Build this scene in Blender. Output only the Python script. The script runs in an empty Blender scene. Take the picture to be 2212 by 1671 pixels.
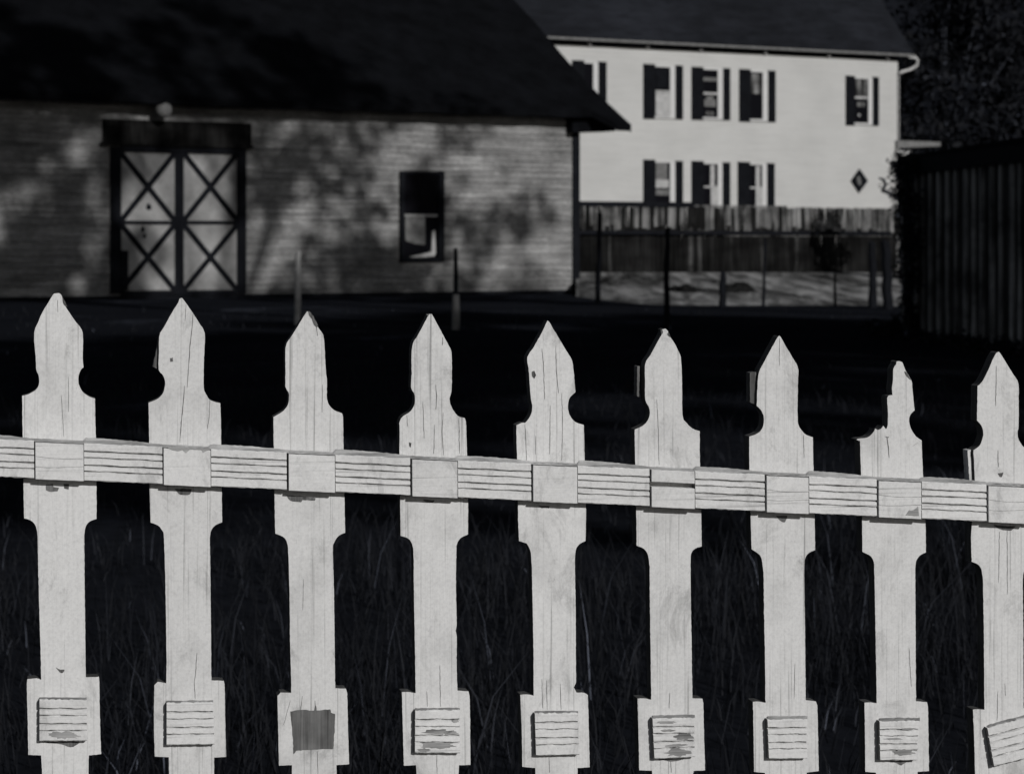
import bpy, math, random
import numpy as np
from mathutils import Vector
random.seed(7); np.random.seed(7)
SC = bpy.context.scene; COL = SC.collection

# ------------------------------------------------------------------ camera, sky, sun, exposure
F, CX, HOR, H = 5150.0, 1105.5, 530.0, 1.2          # focal length / centre / horizon measured on a 2211 px wide view
cd = bpy.data.cameras.new('camera'); cam = bpy.data.objects.new('camera', cd); COL.objects.link(cam)
cam.location = (0, 0, H); cam.rotation_euler = (math.radians(90), 0, 0)
cd.sensor_width = 36; cd.lens = 36 * F / 2211; cd.shift_y = -(835.5 - HOR) / 2211
cd.clip_start = 0.05; cd.clip_end = 2000
cd.dof.use_dof = True; cd.dof.focus_distance = 3.05; cd.dof.aperture_fstop = 15
SC.camera = cam
AZ, EL = math.radians(30), math.radians(24)
SUN = Vector((math.sin(AZ) * math.cos(EL), -math.cos(AZ) * math.cos(EL), math.sin(EL)))
w = bpy.data.worlds.new('World'); SC.world = w; w.use_nodes = True
nt = w.node_tree; bg = nt.nodes['Background']; sky = nt.nodes.new('ShaderNodeTexSky')
sky.sky_type = 'NISHITA'; sky.sun_disc = False; sky.sun_elevation = EL
sky.sun_rotation = math.atan2(SUN.x, SUN.y)
hs = nt.nodes.new('ShaderNodeHueSaturation'); hs.inputs['Saturation'].default_value = 0.45
nt.links.new(sky.outputs[0], hs.inputs['Color']); nt.links.new(hs.outputs[0], bg.inputs['Color'])
bg.inputs['Strength'].default_value = 0.05
sd = bpy.data.lights.new('sun', 'SUN'); sd.energy = 5.0; sd.angle = math.radians(0.6); sd.color = (1, .985, .965)
so = bpy.data.objects.new('sun', sd); COL.objects.link(so); so.location = (20, -35, 30)
so.rotation_euler = SUN.to_track_quat('Z', 'Y').to_euler()
SC.view_settings.view_transform = 'Standard'; SC.view_settings.look = 'None'
SC.view_settings.exposure = -1.0; SC.view_settings.gamma = 1

# ------------------------------------------------------------------ helpers
def tag(o, label=None, cat=None, group=None, kind=None):
    for k, v in (('label', label), ('category', cat), ('group', group), ('kind', kind)):
        if v: o[k] = v
    return o
def empty(name, loc, label, cat, group=None):
    o = bpy.data.objects.new(name, None); COL.objects.link(o); o.location = loc
    o.empty_display_size = .2
    return tag(o, label, cat, group)
def root_loc(p):
    v = Vector((0, 0, 0))
    while p is not None: v += p.location; p = p.parent
    return v
def mesh(name, verts, faces, mats, parent=None, mi=None, loc=None, smooth=False, bevel=0):
    """verts in world coordinates; the object's origin is its parent's (or loc)"""
    org = root_loc(parent) if parent is not None else Vector(loc or (0, 0, 0))
    me = bpy.data.meshes.new(name)
    v = np.array([tuple(p) for p in verts], float).reshape(-1, 3) - np.array(org)
    me.from_pydata(v.tolist(), [], [list(f) for f in faces])
    if not isinstance(mats, (list, tuple)): mats = [mats]
    for m in mats: me.materials.append(m)
    if mi is not None: me.polygons.foreach_set('material_index', mi)
    if smooth: me.polygons.foreach_set('use_smooth', [True] * len(me.polygons))
    me.update()
    o = bpy.data.objects.new(name, me); COL.objects.link(o)
    if parent is not None: o.parent = parent
    else: o.location = org
    if bevel:
        b = o.modifiers.new('bevel', 'BEVEL'); b.width = bevel; b.segments = 2; b.limit_method = 'ANGLE'; b.angle_limit = math.radians(50)
    return o
class MB:
    def __init__(s): s.v = []; s.f = []; s.m = []
    def add(s, verts, faces, m=0):
        o = len(s.v); s.v += [Vector(p) for p in verts]
        s.f += [[i + o for i in f] for f in faces]; s.m += [m] * len(faces)
    def hexa(s, p, m=0):       # 8 points: bottom ring 0-3, top ring 4-7
        s.add(p, [(3, 2, 1, 0), (4, 5, 6, 7), (0, 1, 5, 4), (1, 2, 6, 5), (2, 3, 7, 6), (3, 0, 4, 7)], m)
    def tube(s, pts, rad, n=8, m=0):
        pts = [Vector(p) for p in pts]; rings = []
        for i, p in enumerate(pts):
            t = (pts[min(i + 1, len(pts) - 1)] - pts[max(i - 1, 0)]).normalized()
            a = t.orthogonal().normalized(); b = t.cross(a)
            r = rad[i] if isinstance(rad, (list, tuple)) else rad
            rings.append([p + (a * math.cos(2 * math.pi * k / n) + b * math.sin(2 * math.pi * k / n)) * r for k in range(n)])
        # keep rings aligned
        for i in range(1, len(rings)):
            best = min(range(n), key=lambda q: (rings[i][q] - rings[i - 1][0]).length)
            rings[i] = rings[i][best:] + rings[i][:best]
        vs = [q for r in rings for q in r]; fs = []
        for i in range(len(rings) - 1):
            for k in range(n):
                fs.append((i * n + k, i * n + (k + 1) % n, (i + 1) * n + (k + 1) % n, (i + 1) * n + k))
        fs.append(tuple(range(n - 1, -1, -1))); fs.append(tuple(range((len(rings) - 1) * n, len(rings) * n)))
        s.add(vs, fs, m)
    def build(s, name, mats, parent=None, **k):
        return mesh(name, s.v, s.f, mats, parent, mi=s.m, **k)

class Plane:
    """a vertical plane through two columns of the view at known depths"""
    def __init__(s, xa, Ya, xb, Yb):
        s.A = Vector(((xa - CX) / F * Ya, Ya, 0)); B = Vector(((xb - CX) / F * Yb, Yb, 0))
        s.L = (B - s.A).length; s.d = (B - s.A).normalized(); s.n = Vector((s.d.y, -s.d.x, 0))
    def pix(s, px, py, w=0):
        r = Vector(((px - CX) / F, 1, (HOR - py) / F)); C = Vector((0, 0, H))
        t = ((s.A - C).dot(s.n) + w) / r.dot(s.n)
        return C + r * t
    def sz(s, px, py, w=0):
        p = s.pix(px, py, w); return (p - s.A).dot(s.d), p.z
    def pt(s, a, z, w=0):
        p = s.A + s.d * a + s.n * w; return Vector((p.x, p.y, z))
    def box(s, mb, a0, a1, z0, z1, w0, w1, m=0):
        mb.hexa([s.pt(a0, z0, w0), s.pt(a1, z0, w0), s.pt(a1, z0, w1), s.pt(a0, z0, w1),
                 s.pt(a0, z1, w0), s.pt(a1, z1, w0), s.pt(a1, z1, w1), s.pt(a0, z1, w1)], m)
    def rect(s, px0, py0, px1, py1, w=0):
        """view rectangle -> a0,a1,z0,z1 on the plane"""
        cx, cy = (px0 + px1) / 2, (py0 + py1) / 2
        return s.sz(px0, cy, w)[0], s.sz(px1, cy, w)[0], s.sz(cx, py1, w)[1], s.sz(cx, py0, w)[1]
    def pbox(s, mb, px0, py0, px1, py1, w0, w1, m=0):
        a0, a1, z0, z1 = s.rect(px0, py0, px1, py1, w1); s.box(mb, a0, a1, z0, z1, w0, w1, m)
    def prism(s, mb, pts, wf, wb, m=0, mside=None):
        """closed outline given in view px, lying on the plane at offset wf, extruded back to wb"""
        P = [s.pix(x, y, wf) for x, y in pts]
        area = sum((P[i] - P[0]).cross(P[i + 1] - P[0]).dot(s.n) for i in range(1, len(P) - 1))
        if area < 0: P.reverse()
        n = len(P); Q = [p + s.n * (wb - wf) for p in P]
        mb.add(P + Q, [tuple(range(n)), tuple(range(2 * n - 1, n - 1, -1))], m)
        o = len(mb.v) - 2 * n
        for i in range(n):
            j = (i + 1) % n
            mb.f.append([o + j, o + i, o + n + i, o + n + j]); mb.m.append(m if mside is None else mside)

# ------------------------------------------------------------------ materials (grey scale, procedural)
def new_mat(name, rough=.8, spec=.3):
    m = bpy.data.materials.new(name); m.use_nodes = True; t = m.node_tree
    b = t.nodes['Principled BSDF']; b.inputs['Roughness'].default_value = rough
    b.inputs['Specular IOR Level'].default_value = spec
    return m, t, b
def coords(t, scale, perobj=True):
    tc = t.nodes.new('ShaderNodeTexCoord'); mp = t.nodes.new('ShaderNodeMapping'); mp.inputs['Scale'].default_value = scale
    t.links.new(tc.outputs['Object'], mp.inputs['Vector'])
    if perobj:
        oi = t.nodes.new('ShaderNodeObjectInfo'); mu = t.nodes.new('ShaderNodeMath'); mu.operation = 'MULTIPLY'; mu.inputs[1].default_value = 37.0
        t.links.new(oi.outputs['Random'], mu.inputs[0]); t.links.new(mu.outputs[0], mp.inputs['Location'])
    return mp.outputs[0]
def noise(t, vec, scale=1, detail=4, rough=.6, dist=0):
    n = t.nodes.new('ShaderNodeTexNoise'); n.inputs['Scale'].default_value = scale; n.inputs['Detail'].default_value = detail
    n.inputs['Roughness'].default_value = rough; n.inputs['Distortion'].default_value = dist
    t.links.new(vec, n.inputs['Vector']); return n.outputs['Fac']
def ramp(t, fac, stops):
    r = t.nodes.new('ShaderNodeValToRGB'); e = r.color_ramp.elements
    while len(e) < len(stops): e.new(.5)
    for k, (p, c) in enumerate(stops):
        e[k].position = p; e[k].color = (c, c, c, 1) if not isinstance(c, tuple) else c + (1,)
    t.links.new(fac, r.inputs['Fac']); return r.outputs['Color']
def mixc(t, a, b, fac=1.0, mode='MULTIPLY'):
    m = t.nodes.new('ShaderNodeMix'); m.data_type = 'RGBA'; m.blend_type = mode
    if isinstance(fac, float): m.inputs[0].default_value = fac
    else: t.links.new(fac, m.inputs[0])
    for sock, v in ((m.inputs[6], a), (m.inputs[7], b)):
        if isinstance(v, (int, float)): sock.default_value = (v, v, v, 1)
        elif isinstance(v, tuple): sock.default_value = v + (1,)
        else: t.links.new(v, sock)
    return m.outputs[2]
def bump(t, b, fac, strength=.3, dist=.002):
    n = t.nodes.new('ShaderNodeBump'); n.inputs['Strength'].default_value = strength; n.inputs['Distance'].default_value = dist
    t.links.new(fac, n.inputs['Height']); t.links.new(n.outputs[0], b.inputs['Normal'])
def col(t, b, c, tint=(1, 1, 1)):
    t.links.new(mixc(t, c, tint), b.inputs['Base Color'])
COOL = (.86, .95, 1.22)

def painted_wood(name, base, horiz=False, grain=.5):
    m, t, b = new_mat(name, .75, .15)
    v = coords(t, (3, 3, 260) if horiz else (260, 260, 3.2))
    g = noise(t, v, 1, 5, .65, .3)
    v2 = coords(t, (14, 14, 14)); big = noise(t, v2, 1, 6, .6)
    v3 = coords(t, (300, 300, 300) if horiz else (500, 500, 140)); fine = noise(t, v3, 1, 3, .6)
    c = mixc(t, ramp(t, big, [(.3, .84), (.5, 1), (.62, .97), (.75, .9)]), ramp(t, g, [(.3, 1 - grain), (.4, .93), (.47, 1), (.7, 1), (1, .96)]))
    c = mixc(t, c, ramp(t, fine, [(.22, .72), (.33, 1)]))
    v4 = coords(t, (60, 60, 24)); spots = noise(t, v4, 1, 6, .7)
    c = mixc(t, c, ramp(t, spots, [(.23, .55), (.3, 1)]))
    v5 = coords(t, (22, 22, 11)); st = noise(t, v5, 1, 8, .75, .6)
    c = mixc(t, c, ramp(t, st, [(.34, .72), (.45, .97), (.6, 1)]))
    v6 = coords(t, (240, 240, 240)); mt = noise(t, v6, 1, 3, .7)
    c = mixc(t, c, ramp(t, mt, [(.3, .86), (.6, 1)]))
    oi = t.nodes.new('ShaderNodeObjectInfo'); c = mixc(t, c, ramp(t, oi.outputs['Random'], [(0, .93), (1, 1)]))
    col(t, b, mixc(t, c, base))
    bump(t, b, g, .35, .0012)
    return m
M = {}
M['fence'] = painted_wood('fence_paint', .76)
M['rail'] = painted_wood('rail_paint', .78, True)
def wood(name, lo, hi, horiz=False, sc=1.0, rough=.85):
    m, t, b = new_mat(name, rough, .15)
    v = coords(t, (2 * sc, 2 * sc, 120 * sc) if horiz else (150 * sc, 150 * sc, 3 * sc)); g = noise(t, v, 1, 6, .7, .4)
    v2 = coords(t, (18 * sc,) * 3); n2 = noise(t, v2, 1, 5, .6)
    c = mixc(t, ramp(t, g, [(.3, lo), (.45, (lo + hi) / 2), (.65, hi)]), ramp(t, n2, [(.3, .6), (.6, 1.1)]))
    col(t, b, c); bump(t, b, g, .5, .001)
    return m
M['bare'] = wood('bare_wood_and_end_shade', .04, .2)
M['bare_h'] = wood('worn_wood', .10, .42, True)
M['ridge'] = wood('weathered_top_edge', .14, .62, True, 1.6)
M['edge'] = wood('shade_dark_board_edge', .04, .12)  # picket side faces: their shade is put into the colour
M['crack'] = wood('dark_crack', .05, .16)
def plain(name, c, rough=.8, var=.25, sc=3.0, tint=(1, 1, 1), spec=.2):
    m, t, b = new_mat(name, rough, spec)
    v = coords(t, (sc,) * 3); n = noise(t, v, 1, 6, .65)
    col(t, b, ramp(t, n, [(.3, c * (1 - var)), (.7, c * (1 + var))]), tint); return m
M['black'] = plain('black_paint_and_shade', .010, .8, .3, 4, COOL, .05)
M['shutter'] = plain('dark_shutter_paint', .009, .8, .3, 5, COOL, .05)
M['white_trim'] = plain('white_trim_paint', .58, .6, .06, 5)
M['grey_trim'] = plain('grey_gutter_metal', .17, .6, .3, 8)
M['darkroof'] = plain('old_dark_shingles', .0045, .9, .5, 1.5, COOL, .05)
M['curtain'] = plain('net_curtain', .42, .9, .25, 6)
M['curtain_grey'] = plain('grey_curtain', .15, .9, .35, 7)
M['bark'] = plain('bark', .03, .9, .5, 9, COOL)
M['pale_wood'] = plain('pale_stake_wood', .27, .9, .35, 6)
M['hill'] = plain('dark_hillside', .012, 1, .5, .3, COOL, 0)
m, t, b = new_mat('window_glass', .45, .02); b.inputs['Base Color'].default_value = (.006, .006, .008, 1); b.inputs['Roughness'].default_value = .35; M['glass'] = m

# weathered barn siding: uneven old stain, board to board differences, knots
m, t, b = new_mat('weathered_clapboard', .9, .1)
v = coords(t, (.55, .55, 9), False); g = noise(t, v, 1, 6, .7, .2)
v2 = coords(t, (.9, .9, 1.1), False); n2 = noise(t, v2, 1, 7, .68)
v3 = coords(t, (2.2, 2.2, 6), False); kn = noise(t, v3, 1, 4, .6)
v4 = coords(t, (9, 9, 30), False); fn = noise(t, v4, 1, 5, .7)
c = mixc(t, ramp(t, g, [(.3, .14), (.5, .26), (.7, .42)]), ramp(t, n2, [(.32, .55), (.62, 1.15)]))
c = mixc(t, c, ramp(t, kn, [(.24, .3), (.34, 1)])); c = mixc(t, c, ramp(t, fn, [(.3, .6), (.6, 1.1)]))
col(t, b, c); bump(t, b, g, .3, .01); M['siding'] = m
# white painted house siding
m, t, b = new_mat('white_clapboard', .7, .1)
v = coords(t, (.5, .5, .5), False); n1 = noise(t, v, 1, 5, .6); v2 = coords(t, (1, 1, 9), False); n2 = noise(t, v2, 1, 4, .6)
col(t, b, mixc(t, ramp(t, n1, [(.3, .50), (.7, .57)]), ramp(t, n2, [(.3, .94), (.6, 1)])), (1, 1, .985)); M['house'] = m
# house roof: grey shingles
m, t, b = new_mat('grey_shingles', .9, .1)
v = coords(t, (1.2, 1.2, 5), False); n1 = noise(t, v, 1, 6, .7); v2 = coords(t, (.2, .2, .2), False); n2 = noise(t, v2, 1, 3, .5)
col(t, b, mixc(t, ramp(t, n1, [(.3, .009), (.7, .022)]), ramp(t, n2, [(.35, .7), (.65, 1.4)])), COOL); M['shingle'] = m
# door panels
M['panel'] = plain('faded_door_panel', .27, .9, .35, 1.6)
def planks(name, lo, hi, width=.14):
    m, t, b = new_mat(name, .9, .1)
    v = coords(t, (5, 5, .5), False); n1 = noise(t, v, 1, 3, .7); v2 = coords(t, (.7, .7, 1.8), False); n2 = noise(t, v2, 1, 6, .6)
    v3 = coords(t, (20, 20, 1.5), False); n3 = noise(t, v3, 1, 5, .7)
    c = mixc(t, ramp(t, n1, [(.38, lo), (.5, (lo + hi) / 2), (.62, hi)]), ramp(t, n2, [(.35, .35), (.55, 1.1)]))
    c = mixc(t, c, ramp(t, n3, [(.3, .5), (.6, 1.15)])); col(t, b, c); return m
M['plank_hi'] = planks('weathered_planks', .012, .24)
M['plank_lo'] = planks('dark_and_shaded_planks', .006, .018)  # dark tone; stands in for tree shade on the lower fence boards
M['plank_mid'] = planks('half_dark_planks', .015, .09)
M['shed'] = planks('tarred_boards', .02, .05)
M['batten'] = planks('pale_battens', .08, .42)  # paler than the boards between
# bank, ground, grass, leaves
m, t, b = new_mat('dry_bank_soil', 1, 0)
v = coords(t, (1.5, .2, 1), False); n1 = noise(t, v, 1, 7, .7, .5)
col(t, b, ramp(t, n1, [(.36, .02), (.48, .12), (.62, .34)])); M['bank'] = m
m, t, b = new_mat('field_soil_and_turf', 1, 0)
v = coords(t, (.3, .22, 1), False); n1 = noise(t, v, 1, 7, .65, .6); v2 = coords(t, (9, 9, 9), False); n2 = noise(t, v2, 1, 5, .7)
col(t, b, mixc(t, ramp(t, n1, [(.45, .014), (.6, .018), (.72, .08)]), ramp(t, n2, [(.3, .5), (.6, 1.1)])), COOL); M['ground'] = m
def leafmat(name, stops, tint=COOL):
    m, t, b = new_mat(name, .7, .1)
    g = t.nodes.new('ShaderNodeNewGeometry'); c = ramp(t, g.outputs['Random Per Island'], stops); col(t, b, c, tint); return m
M['grass'] = leafmat('grass_blades', [(0, .008), (.7, .014), (.93, .02), (.98, .035), (.993, .08), (1, .13)])
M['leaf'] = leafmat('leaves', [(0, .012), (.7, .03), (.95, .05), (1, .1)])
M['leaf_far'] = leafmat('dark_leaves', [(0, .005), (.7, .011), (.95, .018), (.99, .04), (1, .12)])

# ------------------------------------------------------------------ setting: ground, bank, hill
def grid(x0, x1, y0, y1, nx, ny, fz):
    vs = []; fs = []
    for j in range(ny + 1):
        for i in range(nx + 1):
            x = x0 + (x1 - x0) * i / nx; y = y0 + (y1 - y0) * j / ny; vs.append((x, y, fz(x, y)))
    for j in range(ny):
        for i in range(nx):
            a = j * (nx + 1) + i; fs.append((a, a + 1, a + nx + 2, a + nx + 1))
    return vs, fs
def smooth(a, b, x):
    x = max(0, min(1, (x - a) / (b - a))); return x * x * (3 - 2 * x)
vs, fs = grid(-400, 400, -300, 900, 8, 12, lambda x, y: 0)
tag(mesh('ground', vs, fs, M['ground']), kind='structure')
vs, fs = grid(-300, 300, 104, 420, 60, 40, lambda x, y: -.05 + 44 * smooth(104, 230, y) + 2.5 * math.sin(x * .11) * smooth(110, 200, y) + 1.5 * math.sin(x * .37 + y * .1) * smooth(110, 200, y))
tag(mesh('hill', vs, fs, M['hill'], smooth=True), kind='structure')

# ------------------------------------------------------------------ white picket fence
FY = lambda x: 3.0 * (27500 - 128) / (27500 - x)       # depth of the fence plane under view column x
FP = Plane(0, FY(0), 2211, FY(2211))
S = 0.4787; K = 1.4473
OFF = {1: (0, 880), 2: (800, 920), 3: (1550, 960), 4: (2300, 1000), 5: (0, 1618), 6: (800, 1618), 7: (1550, 1618), 8: (2300, 1618)}
def R(r, pts): ox, oy = OFF[r]; return [((ox + S * x) / K, (oy + S * y) / K) for x, y in pts]
def smoothline(P, amp=.2):
    n = len(P); out = []
    V = [Vector(p) for p in P]
    sharp = []
    for i in range(n):
        a = V[i] - V[i - 1]; b2 = V[(i + 1) % n] - V[i]
        ang = abs(a.angle(b2, 0)); sharp.append(ang > .75 or a.length > 90 or b2.length > 90)
    for i in range(n):
        p1, p2 = V[i], V[(i + 1) % n]
        p0 = V[i - 1] if not sharp[i] else p1; p3 = V[(i + 2) % n] if not sharp[(i + 1) % n] else p2
        L = (p2 - p1).length; k = max(2, int(L / 5))
        straight = sharp[i] and sharp[(i + 1) % n]
        nrm = Vector((-(p2 - p1).y, (p2 - p1).x)).normalized()
        for q in range(k):
            u = q / k
            c = p1.lerp(p2, u) if straight else .5 * ((2 * p1) + (p2 - p0) * u + (2 * p0 - 5 * p1 + 4 * p2 - p3) * u * u + (3 * p1 - p0 - 3 * p2 + p3) * u ** 3)
            c = c + nrm * (random.gauss(0, amp) if q else 0)
            out.append((c.x, c.y))
    return out
# outlines traced per picket: (upper right side from the tip, lower right, lower left (upwards), upper left (upwards))
UP = {
 1: (1, [(360,78),(385,76),(402,90),(415,140),(455,205),(500,270),(525,300),(540,335),(541,420),(540,500),(545,560),(528,575),(513,615),(512,650),(520,685),(545,725),(585,752),(620,763),(622,900),(626,1030)],
        [(150,1030),(146,920),(146,800),(145,745),(190,733),(235,705),(253,675),(256,640),(250,605),(237,575),(232,480),(224,400),(226,320),(247,270),(280,195),(320,130),(345,88)]),
 2: (1, [(1185,107),(1195,115),(1225,155),(1255,200),(1300,270),(1336,335),(1334,450),(1330,560),(1330,690),(1345,735),(1375,775),(1438,793),(1442,900),(1444,1065)],
        [(974,1060),(972,900),(970,790),(1020,770),(1060,735),(1075,690),(1078,650),(1060,605),(1036,575),(1038,450),(1042,350),(1080,280),(1130,190),(1165,135),(1172,112)]),
 3: (2, [(335,110),(345,120),(375,155),(405,215),(440,268),(447,340),(455,480),(463,570),(463,680),(480,725),(510,755),(560,775),(568,800),(570,900),(572,1030)],
        [(117,1025),(115,950),(114,800),(165,770),(200,735),(215,690),(213,640),(193,605),(193,500),(195,340),(230,275),(275,205),(320,130)]),
 4: (2, [(1130,128),(1148,128),(1160,150),(1200,225),(1240,300),(1273,365),(1278,420),(1278,550),(1275,635),(1263,680),(1275,730),(1305,780),(1330,800),(1360,805),(1370,830),(1375,950),(1378,1065)],
        [(936,1055),(938,900),(938,830),(960,795),(1000,770),(1030,730),(1038,680),(1030,640),(1013,610),(1016,500),(1015,400),(1025,320),(1055,270),(1095,195),(1118,150)]),
 5: (3, [(335,88),(350,100),(385,160),(430,235),(475,310),(497,350),(508,430),(518,555),(485,585),(472,620),(470,665),(485,710),(520,750),(573,768),(576,850),(580,1030)],
        [(140,1020),(135,900),(133,770),(165,755),(190,755),(215,725),(232,690),(237,640),(228,600),(220,500),(213,400),(205,325),(250,255),(300,165)]),
 6: (3, [(1085,145),(1105,140),(1122,155),(1135,190),(1165,235),(1195,295),(1208,350),(1215,500),(1218,705),(1245,755),(1280,790),(1330,808),(1330,950),(1333,1060)],
        [(910,1055),(906,900),(906,798),(960,772),(990,740),(1005,690),(998,650),(975,605),(973,500),(975,370),(1010,310),(1050,235),(1085,170)]),
 7: (4, [(272,112),(285,105),(297,120),(330,180),(375,255),(405,315),(405,400),(402,560),(405,675),(425,715),(460,750),(502,765),(503,850),(507,1010)],
        [(90,1010),(87,900),(87,760),(120,750),(155,730),(178,690),(182,640),(165,590),(135,560),(140,450),(148,350),(175,290),(220,205)]),
 8: (4, [(1048,272),(1062,268),(1085,275),(1105,325),(1145,395),(1150,430),(1158,520),(1166,590),(1140,615),(1130,660),(1145,715),(1175,760),(1212,785),(1215,880),(1223,1050)],
        [(818,1035),(813,900),(810,790),(787,781),(800,774),(860,765),(895,735),(908,708),(925,718),(945,710),(962,690),(978,712),(990,690),(992,600),(987,510),(1000,492),(1022,490),(1018,450),(1025,390),(1027,320),(1045,290)]),
 9: (4, [(1700,215),(1715,208),(1730,225),(1770,290),(1810,355),(1843,415),(1845,550),(1845,690),(1838,735),(1845,780),(1880,830),(1935,850),(1940,1085)],
        [(1560,1075),(1555,950),(1550,850),(1590,820),(1610,770),(1613,720),(1600,685),(1573,655),(1575,550),(1577,430),(1605,405),(1640,340),(1680,250)])}
SH = {  # shoulder below the rail (right down / left up), zoom region
 1: (1, [(630,1400),(630,1548),(590,1562),(563,1590),(552,1640),(550,1690)], [(246,1690),(240,1620),(225,1580),(195,1555),(158,1545),(154,1400)]),
 2: (1, [(1448,1400),(1450,1570),(1405,1590),(1380,1620),(1370,1671)], [(1070,1671),(1060,1625),(1030,1590),(983,1572),(978,1400)]),
 3: (2, [(578,1350),(582,1555),(540,1575),(510,1620),(502,1671)], [(210,1671),(200,1610),(175,1580),(126,1560),(122,1400)]),
 4: (2, [(1385,1400),(1384,1565),(1335,1590),(1312,1630),(1308,1680)], [(1028,1680),(1015,1620),(990,1590),(944,1575),(942,1400)]),
 5: (3, [(588,1350),(585,1525),(545,1545),(520,1590),(515,1671)], [(232,1671),(225,1590),(200,1540),(150,1525),(145,1400)]),
 6: (3, [(1340,1380),(1343,1560),(1300,1575),(1275,1605),(1270,1671)], [(1000,1671),(990,1610),(965,1575),(918,1555),(917,1400)]),
 7: (4, [(514,1350),(517,1500),(475,1520),(450,1560),(446,1640)], [(178,1640),(165,1550),(140,1520),(102,1495),(97,1350)]),
 8: (8, [(1238,60),(1240,225),(1200,245),(1175,285),(1170,330)], [(902,330),(900,290),(880,250),(825,220),(824,60)]),
 9: (8, [(1950,80),(1952,295),(1905,315),(1878,355),(1872,400)], [(1612,400),(1600,330),(1575,300),(1538,285),(1534,120)])}
LO = {
 1: (5, [(552,400),(556,700),(560,1038),(640,1036),(648,1060),(652,1300),(660,1540),(580,1548),(578,1600),(578,1671)], [(275,1671),(268,1548),(185,1545),(180,1300),(175,1080),(182,1050),(240,1045),(268,1056),(266,900),(258,650),(250,350)]),
 2: (5, [(1375,500),(1380,1058),(1455,1062),(1466,1085),(1470,1300),(1476,1558),(1398,1562),(1398,1671)], [(1104,1671),(1102,1560),(1010,1555),(1005,1300),(1008,1090),(1030,1068),(1085,1078),(1088,940),(1083,600),(1078,350)]),
 3: (6, [(508,450),(512,700),(515,960),(518,1110),(580,1112),(595,1140),(600,1350),(608,1605),(525,1612),(526,1671)], [(235,1671),(235,1612),(150,1615),(145,1400),(140,1160),(160,1138),(230,1140),(228,1000),(222,800),(220,550),(215,350)]),
 4: (6, [(1305,450),(1310,700),(1302,735),(1310,770),(1310,960),(1315,1125),(1380,1130),(1394,1160),(1398,1400),(1400,1610),(1325,1612),(1322,1671)], [(1048,1671),(1045,1612),(965,1615),(960,1400),(952,1136),(985,1134),(1042,1142),(1040,1000),(1035,700),(1030,400)]),
 5: (7, [(515,300),(520,600),(522,1075),(508,1105),(525,1138),(575,1140),(600,1155),(605,1350),(612,1625),(532,1630),(532,1671)], [(258,1671),(256,1630),(172,1622),(168,1400),(159,1153),(200,1150),(246,1158),(245,900),(240,600),(235,350)]),
 6: (7, [(1272,550),(1278,900),(1282,1175),(1345,1178),(1352,1200),(1358,1400),(1365,1645),(1290,1650),(1285,1671)], [(1020,1671),(1018,1648),(935,1645),(930,1400),(924,1178),(965,1176),(1013,1185),(1010,900),(1005,600),(1003,350)]),
 7: (8, [(450,700),(455,1188),(515,1195),(530,1220),(535,1400),(540,1650),(462,1660),(462,1671)], [(190,1671),(188,1662),(118,1655),(115,1400),(110,1199),(150,1197),(192,1205),(190,950),(185,700),(180,350)]),
 8: (8, [(1172,700),(1175,1195),(1240,1200),(1252,1225),(1256,1400),(1260,1650),(1185,1655),(1185,1671)], [(915,1671),(912,1660),(845,1655),(842,1400),(839,1204),(880,1202),(918,1208),(915,950),(910,700),(905,420)]),
 9: (8, [(1875,700),(1878,1240),(1950,1245),(1962,1270),(1966,1450),(1970,1700),(1895,1705),(1895,1730)], [(1635,1730),(1630,1710),(1562,1705),(1555,1450),(1547,1250),(1570,1247),(1622,1250),(1620,950),(1618,700)])}
BOT = 2490
def outline(i):
    r, a, z = UP[i]; A = R(r, a); Z = R(r, z)
    r, b1, y1 = SH[i]; B = R(r, b1); Y = R(r, y1)
    r, c1, x1 = LO[i]; C = R(r, c1); X = R(r, x1)
    dx = (C[-1][0] - A[-1][0])
    return A + B + C + [(C[-1][0] + 10, BOT)] + [(X[0][0] + 10, BOT)] + X + Y + Z
LEANS = {}
fence = empty('picket_fence', FP.pt(1.0, 0), 'white painted picket fence with pointed notched pickets in the foreground', 'fence')
PLAB = {1: 'picket with a blunt rounded tip and smudged paint, leftmost in the photo', 2: 'picket with a long crack and a split left edge, in front of the barn door',
 3: 'picket whose small block has fallen off leaving bare grey wood', 4: 'sharp pointed picket with fine vertical cracks and a half peeled block',
 5: 'broad headed picket with fine vertical cracks and a clean block', 6: 'picket with a frayed curled tip and a worn block under the split rail block',
 7: 'tall clean picket just left of the broken one', 8: 'broken picket with the left half of its head snapped off', 9: 'rightmost picket, carrying a crooked block'}
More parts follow.
